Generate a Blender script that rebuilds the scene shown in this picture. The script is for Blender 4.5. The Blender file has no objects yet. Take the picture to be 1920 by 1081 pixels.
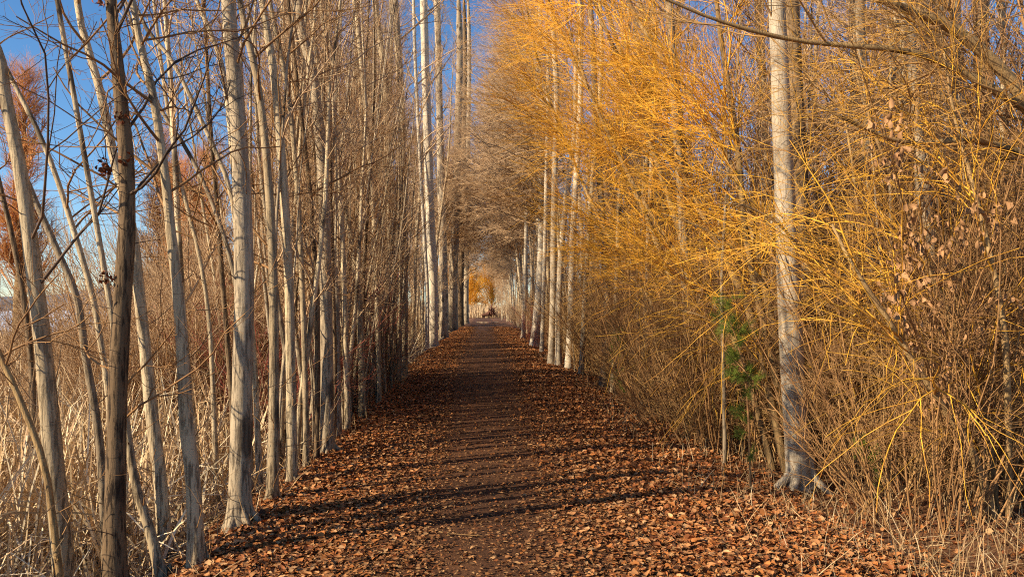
import bpy, math
import numpy as np
from mathutils import Vector, Matrix

rng = np.random.default_rng(11)
R = math.radians
S = bpy.context.scene
COL = S.collection
F = 1500.0                      # focal length in photo pixels (photo 1920 wide)
CAM = np.array([0.0, 0.0, 1.7])
YAW, PITCH = math.atan2(55, F), math.atan2(37.5, F)

# ------------------------------------------------------------------ camera
cam = bpy.data.cameras.new('camera')
cam.sensor_width = 36.0
cam.lens = 36.0 * F / 1920.0
cam.clip_start, cam.clip_end = 0.05, 6000
co = bpy.data.objects.new('camera', cam)
COL.objects.link(co)
co.location = CAM
co.rotation_euler = (R(90) + PITCH, 0, -YAW)
S.camera = co
bpy.context.view_layer.update()
CM = np.array(co.matrix_world)[:3, :3]


def P(px, py, Y):
    """world point seen at photo pixel px,py at distance Y along the path"""
    d = CM @ np.array([(px - 960.0) / F, (540.5 - py) / F, -1.0])
    return CAM + d * (Y / d[1])


# ------------------------------------------------------------------ light
SUN_EL, SUN_AZ = 28.0, 25.0
d = Vector((math.cos(R(SUN_AZ)) * math.cos(R(SUN_EL)), math.sin(R(SUN_AZ)) * math.cos(R(SUN_EL)), -math.sin(R(SUN_EL))))
sl = bpy.data.lights.new('sun', 'SUN')
sl.energy, sl.angle, sl.color = 5.0, R(0.5), (1.0, 0.85, 0.62)
so = bpy.data.objects.new('sun', sl)
so.rotation_euler = d.to_track_quat('-Z', 'Y').to_euler()
so.location = (-20, -10, 30)
COL.objects.link(so)
W = bpy.data.worlds.new('World')
S.world = W
W.use_nodes = True
nt = W.node_tree
bg = nt.nodes['Background']
sky = nt.nodes.new('ShaderNodeTexSky')
sky.sky_type = 'NISHITA'
sky.sun_disc = False
sky.sun_elevation, sky.sun_rotation = R(SUN_EL), R(270 - SUN_AZ)
sky.altitude, sky.air_density, sky.dust_density, sky.ozone_density = 400, 0.9, 0.2, 3.0
hs = nt.nodes.new('ShaderNodeHueSaturation')
hs.inputs['Saturation'].default_value = 1.2
nt.links.new(sky.outputs[0], hs.inputs['Color'])
nt.links.new(hs.outputs[0], bg.inputs['Color'])
bg.inputs['Strength'].default_value = 0.095
S.view_settings.view_transform = 'Standard'
S.view_settings.look = 'None'
S.view_settings.exposure = 0.85
S.view_settings.gamma = 1.0
S.cycles.use_denoising = False
S.cycles.filter_width = 1.1
S.cycles.max_bounces = 5
S.cycles.diffuse_bounces = 3


# ------------------------------------------------------------------ materials
class N:
    """small node-tree writer"""
    def __init__(s, name):
        s.m = bpy.data.materials.new(name)
        s.m.use_nodes = True
        s.t = s.m.node_tree
        s.b = s.t.nodes['Principled BSDF']
        s.b.inputs['Roughness'].default_value = 0.85
        s.b.inputs['Specular IOR Level'].default_value = 0.2

    def new(s, kind, **kw):
        n = s.t.nodes.new(kind)
        for k, v in kw.items():
            setattr(n, k, v)
        return n

    def link(s, a, b):
        s.t.links.new(a, b)

    def coords(s, scale, out='Object'):
        tc = s.new('ShaderNodeTexCoord')
        mp = s.new('ShaderNodeMapping')
        mp.inputs['Scale'].default_value = scale
        s.link(tc.outputs[out], mp.inputs['Vector'])
        return mp.outputs[0]

    def noise(s, vec, scale=1.0, detail=4.0, rough=0.6):
        n = s.new('ShaderNodeTexNoise')
        n.inputs['Scale'].default_value = scale
        n.inputs['Detail'].default_value = detail
        n.inputs['Roughness'].default_value = rough
        s.link(vec, n.inputs['Vector'])
        return n.outputs['Fac']

    def rng(s, v, a, b, c=0.0, d=1.0):
        n = s.new('ShaderNodeMapRange')
        n.inputs[1].default_value, n.inputs[2].default_value = a, b
        n.inputs[3].default_value, n.inputs[4].default_value = c, d
        s.link(v, n.inputs[0])
        return n.outputs[0]

    def mul(s, a, b, op='MULTIPLY'):
        n = s.new('ShaderNodeMath', operation=op)
        for i, x in enumerate((a, b)):
            if isinstance(x, (int, float)):
                n.inputs[i].default_value = x
            else:
                s.link(x, n.inputs[i])
        return n.outputs[0]

    def mix(s, f, a, b, mode='MIX'):
        n = s.new('ShaderNodeMix', data_type='RGBA', blend_type=mode)
        for i, x in ((0, f), (6, a), (7, b)):
            if isinstance(x, (int, float)):
                n.inputs[i].default_value = x
            elif isinstance(x, tuple):
                n.inputs[i].default_value = (*x, 1)
            else:
                s.link(x, n.inputs[i])
        return n.outputs[2]

    def bump(s, h, strength=0.5, dist=0.02):
        n = s.new('ShaderNodeBump')
        n.inputs['Strength'].default_value = strength
        n.inputs['Distance'].default_value = dist
        s.link(h, n.inputs['Height'])
        s.link(n.outputs[0], s.b.inputs['Normal'])

    def base(s, c):
        if isinstance(c, tuple):
            s.b.inputs['Base Color'].default_value = (*c, 1)
        else:
            s.link(c, s.b.inputs['Base Color'])
        return s.m


def bark(name, pale, grey, dark, rough_h=2.6, rough_amt=1.0, scar=1.0, la=.5):
    n = N(name)
    v1 = n.coords((7, 7, 1.6))
    v2 = n.coords((42, 42, 5.5))
    v3 = n.coords((9, 9, 55))
    v4 = n.coords((1, 1, 0.55))
    patch = n.rng(n.noise(v1, 1, 5), 0.36, 0.64)
    c = n.mix(patch, pale, grey)
    tc = n.new('ShaderNodeTexCoord')
    sp = n.new('ShaderNodeSeparateXYZ')
    n.link(tc.outputs['Object'], sp.inputs[0])
    low = n.rng(sp.outputs[2], rough_h, 0.1)          # fissured bark near the foot of the stem
    c = n.mix(n.mul(low, 0.55 * scar), c, tuple(x * .62 for x in grey))
    fis = n.rng(n.noise(v2, 1, 6, 0.65), 0.50, 0.60)
    f1 = n.mul(fis, n.mul(n.rng(low, 0, 1, 0.34, 0.9), rough_amt))
    c = n.mix(f1, c, dark)
    lent = n.rng(n.noise(v3, 1, 3), 0.63, 0.70)
    c = n.mix(n.mul(lent, la), c, dark)
    vo = n.new('ShaderNodeTexVoronoi')
    vo.inputs['Scale'].default_value = 2.7
    n.link(v4, vo.inputs['Vector'])
    kn = n.rng(n.mul(vo.outputs['Distance'], n.mul(n.noise(v1, 3, 4), 0.35), 'ADD'), 0.48, 0.40)
    c = n.mix(n.mul(kn, 0.8 * scar), c, dark)
    h = n.mul(n.mul(fis, -1.0), n.mul(n.noise(v2, 2.2, 5), 0.5), 'ADD')
    n.bump(h, 0.55, 0.012)
    oi = n.new('ShaderNodeObjectInfo')
    c = n.mix(1.0, c, n.mix(oi.outputs['Random'], (0.66, 0.61, 0.55), (1.08, 1.05, 1.0)), 'MULTIPLY')
    return n.base(c)


def twig(name, a, b, rough=0.7):
    n = N(name)
    v = n.coords((3, 3, 3))
    oi = n.new('ShaderNodeObjectInfo')
    f = n.rng(n.noise(v, 1.3, 3), 0.35, 0.65)
    c = n.mix(f, a, b)
    c = n.mix(1.0, c, n.mix(oi.outputs['Random'], (0.8, 0.8, 0.8), (1.12, 1.1, 1.06)), 'MULTIPLY')
    n.b.inputs['Roughness'].default_value = rough
    return n.base(c)


def tinted(name, rough=0.8, trans=0.0):
    """leaf-like surface whose own colour differs leaf by leaf"""
    n = N(name)
    a = n.new('ShaderNodeAttribute', attribute_name='tint')
    v = n.coords((60, 60, 60))
    c = n.mix(1.0, a.outputs['Color'], n.mix(n.noise(v, 1, 3), (0.72, 0.7, 0.68), (1.25, 1.25, 1.25)), 'MULTIPLY')
    n.b.inputs['Roughness'].default_value = rough
    return n.base(c)


M = {}
M['pale'] = bark('pale_poplar_bark', (0.70, 0.57, 0.38), (0.50, 0.39, 0.25), (0.075, 0.052, 0.035))
M['white'] = bark('white_poplar_bark', (0.72, 0.63, 0.50), (0.58, 0.49, 0.37), (0.12, 0.09, 0.065), 1.0, 0.35, 0.3, 0.2)
M['grey'] = bark('grey_poplar_bark', (0.55, 0.45, 0.32), (0.37, 0.29, 0.20), (0.065, 0.045, 0.03))
M['brown'] = bark('brown_fissured_bark', (0.33, 0.225, 0.13), (0.19, 0.125, 0.07), (0.025, 0.016, 0.011), 8, 1.1)
M['olive'] = bark('willow_bark', (0.46, 0.31, 0.14), (0.31, 0.195, 0.09), (0.06, 0.04, 0.02), 1.5, 0.6)
M['t_brown'] = twig('brown_twig', (0.38, 0.205, 0.08), (0.22, 0.11, 0.045))
M['t_dark'] = twig('dark_twig', (0.14, 0.085, 0.055), (0.07, 0.045, 0.03))
M['t_tan'] = twig('tan_twig', (0.54, 0.33, 0.13), (0.34, 0.18, 0.07))
M['t_pink'] = twig('reddish_grey_twig', (0.58, 0.40, 0.23), (0.40, 0.245, 0.135))
M['t_red'] = twig('red_osier_twig', (0.36, 0.075, 0.05), (0.27, 0.115, 0.075), 0.5)
M['t_gold'] = twig('golden_willow_twig', (0.90, 0.48, 0.05), (0.68, 0.29, 0.03), 0.5)
M['t_yellow'] = twig('yellow_willow_twig', (0.84, 0.46, 0.05), (0.42, 0.185, 0.035), 0.5)
M['t_amber'] = twig('amber_willow_twig', (0.46, 0.26, 0.085), (0.27, 0.15, 0.06))
M['t_orange'] = twig('orange_willow_twig', (0.66, 0.31, 0.10), (0.50, 0.21, 0.07))
M['reed'] = tinted('dry_reed', 0.6)
M['leaf'] = tinted('dead_leaf', 0.75)
M['green'] = tinted('conifer_needles', 0.6)


def ground_mat():
    n = N('leaf_litter_soil')
    v = n.coords((1, 1, 1))
    a = n.rng(n.noise(v, 22, 5, 0.7), 0.38, 0.62)
    b = n.rng(n.noise(v, 7, 4), 0.35, 0.65)
    c = n.mix(a, (0.09, 0.042, 0.020), (0.26, 0.115, 0.05))
    c = n.mix(n.mul(b, 0.6), c, (0.13, 0.058, 0.026))
    n.bump(n.noise(v, 26, 5, 0.7), 0.9, 0.04)
    return n.base(c)


def path_mat():
    n = N('trodden_earth')
    v = n.coords((1, 1, 1))
    v2 = n.coords((1, 0.25, 1))
    c = n.mix(n.rng(n.noise(v, 3, 5), 0.3, 0.7), (0.060, 0.024, 0.010), (0.145, 0.062, 0.026))
    c = n.mix(n.mul(n.rng(n.noise(v2, 0.9, 4), 0.45, 0.62), 0.6), c, (0.040, 0.018, 0.009))
    fl = n.rng(n.noise(v, 75, 4, 0.7), 0.60, 0.66)
    c = n.mix(n.mul(fl, n.rng(n.noise(v2, 1.7, 3), 0.38, 0.6)), c, (0.24, 0.13, 0.07))
    n.bump(n.noise(v, 45, 6, 0.7), 0.7, 0.02)
    n.b.inputs['Roughness'].default_value = 0.9
    return n.base(c)


def plain(name, a, b, sc, rough=0.85):
    n = N(name)
    v = n.coords((1, 1, 1))
    n.b.inputs['Roughness'].default_value = rough
    return n.base(n.mix(n.rng(n.noise(v, sc, 5), 0.35, 0.65), a, b))


# ------------------------------------------------------------------ mesh writer
class MB:
    def __init__(s):
        s.V, s.Q, s.T, s.C, s.n = [], [], [], [], 0

    def add(s, v, quads=None, tris=None, col=None):
        v = np.asarray(v, float).reshape(-1, 3)
        if quads is not None and len(quads):
            s.Q.append(np.asarray(quads).reshape(-1, 4) + s.n)
        if tris is not None and len(tris):
            s.T.append(np.asarray(tris).reshape(-1, 3) + s.n)
        s.V.append(v)
        if col is not None:
            s.C.append(np.asarray(col, float).reshape(-1, 3))
        s.n += len(v)
        return s

    def tubes(s, pts, rad, sides=3, seed=None, rough=0.0):
        pts = np.asarray(pts, float)
        rad = np.asarray(rad, float)
        n, k = rad.shape
        t = np.gradient(pts, axis=1)
        t /= np.linalg.norm(t, axis=2, keepdims=True) + 1e-9
        ref = np.where(np.abs(t[:, :1, 2:3]) > 0.8, np.array([1.0, 0, 0]), np.array([0, 0, 1.0]))
        ref = np.broadcast_to(ref, t.shape)
        a = np.cross(t, ref)
        a /= np.linalg.norm(a, axis=2, keepdims=True) + 1e-9
        b = np.cross(t, a)
        th = np.linspace(0, 2 * np.pi, sides, endpoint=False)
        rr = rad[:, :, None, None]
        if rough:
            rr = rr * (1 + rough * rng.normal(0, 1, (n, k, sides, 1)))
        v = pts[:, :, None, :] + rr * (a[:, :, None, :] * np.cos(th)[:, None] + b[:, :, None, :] * np.sin(th)[:, None])
        idx = np.arange(n * k * sides).reshape(n, k, sides)
        q = np.stack([idx[:, :-1], np.roll(idx, -1, 2)[:, :-1], np.roll(idx, -1, 2)[:, 1:], idx[:, 1:]], -1)
        return s.add(v, q)

    def mesh(s, name, mats, smooth=True):
        me = bpy.data.meshes.new(name)
        V = np.concatenate(s.V)
        Q = np.concatenate(s.Q) if s.Q else np.zeros((0, 4), int)
        T = np.concatenate(s.T) if s.T else np.zeros((0, 3), int)
        me.vertices.add(len(V))
        me.vertices.foreach_set('co', V.astype(np.float32).ravel())
        me.loops.add(Q.size + T.size)
        me.loops.foreach_set('vertex_index', np.concatenate([Q.ravel(), T.ravel()]).astype(np.int32))
        me.polygons.add(len(Q) + len(T))
        st = np.concatenate([np.arange(len(Q)) * 4, Q.size + np.arange(len(T)) * 3]).astype(np.int32)
        me.polygons.foreach_set('loop_start', st)
        me.polygons.foreach_set('use_smooth', np.full(len(st), smooth))
        me.update(calc_edges=True)
        if s.C:
            ca = me.color_attributes.new('tint', 'FLOAT_COLOR', 'POINT')
            C = np.concatenate(s.C)
            ca.data.foreach_set('color', np.concatenate([C, np.ones((len(C), 1))], 1).astype(np.float32).ravel())
        for m in (mats if isinstance(mats, (list, tuple)) else [mats]):
            me.materials.append(m)
        return me

    def build(s, name, mat, parent=None, loc=None, smooth=True):
        o = bpy.data.objects.new(name, s.mesh(name, mat, smooth))
        COL.objects.link(o)
        if parent is not None:
            o.parent = parent
        if loc is not None:
            o.location = loc
        return o


def tag(o, label=None, cat=None, group=None, kind=None):
    if label: o['label'] = label
    if cat: o['category'] = cat
    if group: o['group'] = group
    if kind: o['kind'] = kind
    return o


def thing(name, label, cat, loc=(0, 0, 0), group=None):
    o = bpy.data.objects.new(name, None)
    o.empty_display_size = 0.2
    o.location = loc
    COL.objects.link(o)
    return tag(o, label, cat, group)


def dup(root, loc, rz, sc, tilt=(0, 0), label=None, group=None):
    c = root.copy()
    COL.objects.link(c)
    for ch in root.children:
        k = ch.copy()
        COL.objects.link(k)
        k.parent = c
    place(c, loc, rz, sc, tilt)
    if label: c['label'] = label
    if group: c['group'] = group
    return c


def place(o, loc, rz, sc, tilt=(0, 0)):
    o.location = loc
    o.rotation_euler = (tilt[0], tilt[1], rz)
    o.scale = sc if isinstance(sc, tuple) else (sc, sc, sc)


# ------------------------------------------------------------------ branching
def unit(v):
    return v / (np.linalg.norm(v, axis=-1, keepdims=True) + 1e-9)


def curves(p, dr, length, r0, r1, K, up=0.0, wig=0.15, pull=None):
    """N wandering polylines from points p along directions dr"""
    n = len(p)
    pts = np.zeros((n, K, 3))
    pts[:, 0] = p
    dr = unit(dr)
    step = (np.asarray(length) / (K - 1))[:, None]
    up = np.broadcast_to(np.asarray(up, float), (n,))
    for k in range(1, K):
        dr = dr + rng.normal(0, wig, (n, 3))
        dr[:, 2] += up
        if pull is not None:
            dr = dr + pull
        dr = unit(dr)
        pts[:, k] = pts[:, k - 1] + dr * step
    f = np.linspace(0, 1, K)[None]
    rad = np.asarray(r0)[:, None] * (1 - f) + np.asarray(r1)[:, None] * f
    return pts, rad


def grow(pts, rad, n, t, ang, ln, rr, rmax, rtip, K, up=0.0, wig=0.15, fall=0.5, pull=None, side=None):
    N_, K0, _ = pts.shape
    par = np.repeat(np.arange(N_), n)
    m = len(par)
    tt = rng.uniform(t[0], t[1], m)
    x = tt * (K0 - 1)
    i = np.minimum(x.astype(int), K0 - 2)
    f = (x - i)[:, None]
    p = pts[par, i] * (1 - f) + pts[par, i + 1] * f
    tan = unit(pts[par, i + 1] - pts[par, i])
    r = rad[par, i] * (1 - f[:, 0]) + rad[par, i + 1] * f[:, 0]
    q = rng.normal(0, 1, (m, 3))
    if side is not None:
        q = q + np.asarray(side)
    q = unit(q - tan * (q * tan).sum(1, keepdims=True))
    a = rng.uniform(R(ang[0]), R(ang[1]), m)[:, None]
    dr = tan * np.cos(a) + q * np.sin(a)
    L = rng.uniform(ln[0], ln[1], m) * (1 - fall * (tt - t[0]) / (t[1] - t[0] + 1e-6))
    r0 = np.minimum(r * rr, rmax) * rng.uniform(0.7, 1, m)
    r1 = np.minimum(r0 * 0.6, rtip)
    return curves(p, dr, L, r0, r1, K, up, wig, pull)


def smooth_curve(pts, k):
    """Catmull-Rom through pts, k samples"""
    p = np.asarray(pts, float)
    p = np.vstack([2 * p[0] - p[1], p, 2 * p[-1] - p[-2]])
    n = len(p) - 3
    u = np.linspace(0, n - 1e-6, k)
    i = u.astype(int)
    f = (u - i)[:, None]
    a, b, c, e = p[i], p[i + 1], p[i + 2], p[i + 3]
    return 0.5 * (2 * b + (c - a) * f + (2 * a - 5 * b + 4 * c - e) * f ** 2 + (3 * b - a - 3 * c + e) * f ** 3)


# ------------------------------------------------------------------ terrain
def zt(x, y):
    x = np.asarray(x, float)
    y = np.asarray(y, float)
    xs = [-400, -40, -4.2, -3.0, -2.25, -1.85, -1.0, 0, 1.0, 1.7, 2.4, 3.1, 3.7, 4.6, 7, 40, 400]
    zs = [-.62, -.6, -.55, -.45, -.16, -.02, 0.0, 0.015, 0.0, -.01, -.08, -.20, -.26, -.14, -.05, 0.0, 0.2]
    z = np.interp(x, xs, zs)
    far = np.clip((np.abs(y) - 120) / 40, 0, 1) * (np.abs(x) < 30)
    z = z * (1 - far) + (-0.1) * far
    z = z + 0.035 * np.sin(x * 1.9 + 0.7 * np.sin(y * 0.9)) * np.sin(y * 1.3 + x) * np.clip(np.abs(x) - 1.2, 0, 1) * (np.abs(x) < 60)
    return z


def grid(xs, ys, zf):
    X, Y = np.meshgrid(xs, ys)
    Z = zf(X, Y)
    v = np.stack([X, Y, Z], -1).reshape(-1, 3)
    i = np.arange(X.size).reshape(X.shape)
    q = np.stack([i[:-1, :-1], i[:-1, 1:], i[1:, 1:], i[1:, :-1]], -1)
    return MB().add(v, q)


gx = np.unique(np.concatenate([-np.geomspace(12, 2500, 22), np.linspace(-12, -4, 17), np.linspace(-4, 5, 61), np.linspace(5, 12, 15), np.geomspace(12, 2500, 22)]))
gy = np.unique(np.concatenate([[-60, -20, -8], np.linspace(-4, 30, 110), np.geomspace(30, 3500, 60)]))
tag(grid(gx, gy, zt).build('ground', ground_mat()), kind='structure')
px_ = np.linspace(-1.45, 1.45, 25)
py_ = np.concatenate([np.linspace(-6, 30, 90), np.linspace(31, 175, 60)])


def zp(x, y):
    return zt(x, y) + 0.006 - 0.012 * np.clip((np.abs(x) - 1.2) / 0.25, 0, 1) ** 2 + 0.006 * np.sin(x * 5 + y) * np.sin(y * 3.1)


tag(grid(px_, py_, zp).build('path', path_mat()), kind='structure')

# frozen lake, far shore and hill on the left
n = N('snow_covered_ice')
v = n.coords((1, 1, 1))
n.b.inputs['Roughness'].default_value = 0.6
n.base(n.mix(n.noise(v, 0.08, 5), (0.48, 0.53, 0.62), (0.62, 0.66, 0.72)))
tag(grid(np.linspace(-900, -16, 40), np.linspace(62, 700, 40), lambda x, y: -0.42 + 0.0 * x).build('frozen_lake', n.m), kind='structure')


def hz(x, y):
    r = np.clip(1 - np.abs((y - 1500) / 500), 0, 1)
    return -1 + 95 * np.sqrt(r) * (0.55 + 0.25 * np.sin(x * 0.0031 + 1) + 0.12 * np.sin(x * 0.009) + 0.05 * np.sin(x * 0.03 + y * 0.02))


tag(grid(np.linspace(-2600, -250, 70), np.linspace(1000, 2000, 30), hz).build('hills', plain('haze_tinted_hillside', (0.10, 0.11, 0.13), (0.17, 0.17, 0.19), 0.02)), kind='structure')  # distance haze is put into the blue-grey colour of the bare woods

# puddle on the path
th = np.linspace(0, 2 * np.pi, 40, endpoint=False)
pv = np.stack([0.55 + 1.35 * np.cos(th) * (1 + .12 * np.sin(3 * th)), 97 + 4.0 * np.sin(th) * (1 + .15 * np.sin(2 * th)), np.full(40, 0.03)], -1)
mb = MB()
mb.add(np.vstack([pv, [[0.55, 97, 0.03]]]), tris=[[i, (i + 1) % 40, 40] for i in range(40)])
n = N('puddle_water')
n.b.inputs['Roughness'].default_value = 0.05
n.b.inputs['Specular IOR Level'].default_value = 0.8
pd = mb.build('puddle', n.base((0.22, 0.23, 0.25)))
tag(pd, 'pale shallow puddle lying across the far end of the path', 'puddle', kind='structure')


# ------------------------------------------------------------------ leaves
def leaves(mb, p, size, yaw, tilt, roll, col, curl=None, wd=(.2, .5)):
    """poplar leaves: fold along the midrib, curled rims"""
    n = len(p)
    w = rng.uniform(wd[0], wd[1], n)
    c = rng.uniform(0.0, 0.28, n) if curl is None else curl
    b = rng.uniform(-0.22, 0.22, n)
    o = np.zeros(n)
    one = np.ones(n)
    L = np.stack([
        np.stack([-.5 * one, o, b], -1),
        np.stack([-.28 * one, w * 0.95, c], -1), np.stack([.12 * one, w * 0.8, c * 1.1], -1),
        np.stack([.55 * one, o, b * 1.3], -1),
        np.stack([-.28 * one, -w * 0.95, c * rng.uniform(-.4, 1.2, n)], -1), np.stack([.12 * one, -w * 0.8, c], -1),
        np.stack([-.2 * one, o, o], -1), np.stack([.2 * one, o, o], -1)], 1)
    L = L * size[:, None, None]
    cy, sy, ct, st, cr, sr = np.cos(yaw), np.sin(yaw), np.cos(tilt), np.sin(tilt), np.cos(roll), np.sin(roll)
    x, y, z = L[..., 0], L[..., 1], L[..., 2]
    y, z = y * cr[:, None] - z * sr[:, None], y * sr[:, None] + z * cr[:, None]
    x, z = x * ct[:, None] - z * st[:, None], x * st[:, None] + z * ct[:, None]
    x, y = x * cy[:, None] - y * sy[:, None], x * sy[:, None] + y * cy[:, None]
    V = np.stack([x, y, z], -1) + p[:, None, :]
    base = (np.arange(n) * 8)[:, None]
    q = np.concatenate([base + np.array([6, 4, 5, 7]), base + np.array([6, 7, 2, 1])])
    t = np.concatenate([base + np.array(k) for k in ([0, 4, 6], [0, 6, 1], [7, 5, 3], [7, 3, 2])])
    mb.add(V, q, t, np.repeat(col, 8, 0))


PAL = np.array([(0.42, 0.16, 0.045), (0.47, 0.22, 0.085), (0.30, 0.105, 0.035), (0.19, 0.07, 0.028), (0.52, 0.30, 0.14), (0.34, 0.165, 0.07), (0.11, 0.05, 0.025)])


def leafcol(n, w=(.22, .2, .18, .12, .1, .12, .06)):
    return PAL[rng.choice(7, n, p=np.array(w) / sum(w))] * rng.uniform(0.75, 1.2, (n, 1))


def litter(name, label, nl, xf, y0, y1, s0, s1, tilt, ypow=1.0):
    mb = MB()
    u = rng.uniform(0, 1, nl)
    y = y0 * (y1 / y0) ** (u ** ypow)
    x = xf(nl, y)
    s = (s0 + (s1 - s0) * rng.uniform(0, 1, nl) ** 1.8) * (1 + 0.012 * y)
    tilt = tilt * np.clip((np.abs(x) - .2) / 1.2, .3, 1.1)
    lift = np.abs(rng.normal(0, 0.014, nl))
    z = zt(x, y) + 0.012 + lift
    trod = (np.abs(x) < .35 + rng.uniform(0, 1.2, nl))[:, None]
    colr = np.where(trod, leafcol(nl, (.06, .24, .1, .16, .22, .24, .16)) * [.70, .66, .60], leafcol(nl) * [.90, .86, .82])
    s = np.where(trod[:, 0], s * .72, s)
    s = np.where((np.abs(x - .05) < .3 + .02 * np.minimum(y, 25)) & (rng.uniform(0, 1, nl) < .5), s * .3, s)
    leaves(mb, np.stack([x, y, z], -1), s, rng.uniform(0, 6.28, nl), rng.normal(0, 1, nl) * tilt, rng.normal(0, 1, nl) * tilt, colr)
    o = mb.build(name, M['leaf'])
    return tag(o, label, 'leaves', kind='stuff')


def xl(n, y):
    return 0.2 - .018 * np.minimum(y, 25) - np.abs(rng.beta(2.0, 1.15, n)) * 2.35 


def xr(n, y):
    return -.1 + .02 * np.minimum(y, 25) + np.where(rng.uniform(0, 1, n) < .16, rng.uniform(2.5, 6.0, n), rng.beta(1.8, 1.5, n) * 3.2)


litter('fallen_leaves', 'thick drift of orange brown leaves along the left bank of the path', 96000, xl, 3.2, 75, .018, .068, .27)
litter('fallen_leaves', 'scattered orange brown leaves spread over the right verge of the path', 112000, xr, 3.2, 75, .018, .068, .27)
litter('leaf_scraps', 'trodden scraps of tan leaves on the dark middle of the path', 46000, lambda n, y: rng.normal(0.1, 0.85, n), 3.2, 60, .01, .055, .16)


# ------------------------------------------------------------------ near trees on the left bank and right verge
def trunk_mesh(path, r_of, K=46, sides=12, rough=0.012, flare=1.55):
    c = smooth_curve(path, K)
    t = np.linspace(0, 1, K)
    r = np.interp(t, *r_of)
    h = c[:, 2] - c[0, 2]
    r = r * (1 + (flare - 1) * np.exp(-np.maximum(h, 0) / 0.13))
    r = r * (1 + 0.06 * np.convolve(rng.normal(0, 1, K + 4), np.ones(5) / 5, 'valid'))
    mb = MB()
    mb.tubes(c[None], r[None], sides, rough=rough)
    return mb, c, r


def near_tree(name, label, pix, Y, w0, w1, mat, tw, height, n1=10, n2=5, n3=4, t0=0.3, side=None, ln=(0.9, 2.2), ang=(35, 75), up=0.06, stub=8, crown_r=0.013, cat='tree', leanY=0.0, lowtwig=10, K=46):
    """a tree whose stem passes the given photo points at distance Y, carried on to its full height"""
    pts = [P(x, y, Y + leanY * (pix[-1][1] - y) / 1000.0) for x, y in pix[::-1]]          # foot first
    b = pts[0].copy()
    g = float(zt(b[0], b[1]))
    if b[2] > g - 0.04:
        b = b + (b - pts[1]) * ((b[2] - g + 0.06) / max(0.05, pts[1][2] - b[2]))
        pts = [b] + pts
    top = pts[-1]
    dr = unit(pts[-1] - pts[-3])
    z = top[2]
    while z < height:
        dr = unit(dr * np.array([0.72, 0.72, 1]) + np.array([rng.normal(0, .04), rng.normal(0, .04), 0.1]))
        top = top + dr * 1.3
        pts.append(top)
        z = top[2]
    pts = np.array(pts)
    loc = pts[0].copy()
    loc[2] = g
    loc = np.array([pts[0][0], pts[0][1], g])
    pts = pts - loc
    hh = np.concatenate([[0], np.cumsum(np.linalg.norm(np.diff(pts, axis=0), axis=1))])
    vis = 1.7 + 0.38 * Y - g
    tv = min(0.9, vis / pts[-1][2])
    r0, r1 = w0 / F * Y / 2, w1 / F * Y / 2
    tk = max(1.0, Y / 14.0)
    n3 = n3 + 2
    root = thing(name, label, cat, loc)
    mb, c, r = trunk_mesh(pts, ([0, tv, 1], [r0, r1, 0.006]), K)
    if w0 >= 18 and Y < 15:                                   # root spurs
        k = 6
        a = np.arange(k) * 6.283 / k + rng.uniform(-.4, .4, k)
        u = np.stack([np.cos(a), np.sin(a), np.zeros(k)], -1)
        ln_ = r0 * rng.uniform(1.7, 2.7, k)
        sp = np.stack([u * r0 * .55 + [0, 0, r0 * 2.4], u * r0 * .95 + [0, 0, r0 * 1.0], u * (ln_ * .75)[:, None] + [0, 0, r0 * .2], u * ln_[:, None] + [0, 0, -r0 * .5]], 1)
        sp[:, :, 2] += zt(loc[0] + sp[:, :, 0], loc[1] + sp[:, :, 1]) - g
        sp = np.array([smooth_curve(q, 8) for q in sp])
        mb.tubes(sp, np.tile(np.linspace(.42, .16, 8) * r0, (k, 1)), 7, rough=.03)
    if stub:
        sp, sr = grow(c[None], r[None], stub, (0.02, tv), (45, 95), (0.02, 0.09), 0.35, 0.012, 0.006, 3, 0.1, 0.1)
        mb.tubes(sp, sr, 5)
    mb.build('trunk', M[mat], root)
    cb = MB()
    p1, q1 = grow(c[None], r[None], n1, (t0, 0.98), ang, ln, 0.5, crown_r, 0.004, 8, up, 0.15, 0.45, side=side)
    cb.tubes(p1, q1, 5)
    p2, q2 = grow(p1, q1, n2, (0.2, 0.97), (25, 65), (0.3, 0.9), 0.7, 0.007 * tk, 0.003 * tk, 6, 0.05, 0.16)
    cb.tubes(p2, q2, 4)
    p3, q3 = grow(p2, q2, n3, (0.2, 1.0), (25, 60), (0.1, 0.38), 0.8, 0.0042 * tk, 0.0022 * tk, 4, 0.05, 0.16)
    cb.tubes(p3, q3, 3)
    if lowtwig:
        p4, q4 = grow(c[None], r[None], lowtwig, (0.04, t0 + 0.15), (40, 85), (0.2, 0.8), 0.3, 0.005, 0.002, 5, 0.12, 0.2)
        cb.tubes(p4, q4, 3)
        p5, q5 = grow(p4, q4, 3, (0.3, 1), (25, 60), (0.1, 0.35), 0.6, 0.003, 0.0014, 4, 0.08, 0.2)
        cb.tubes(p5, q5, 3)
    cb.build('crown', M[tw], root)
    return root, c, r


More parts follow.
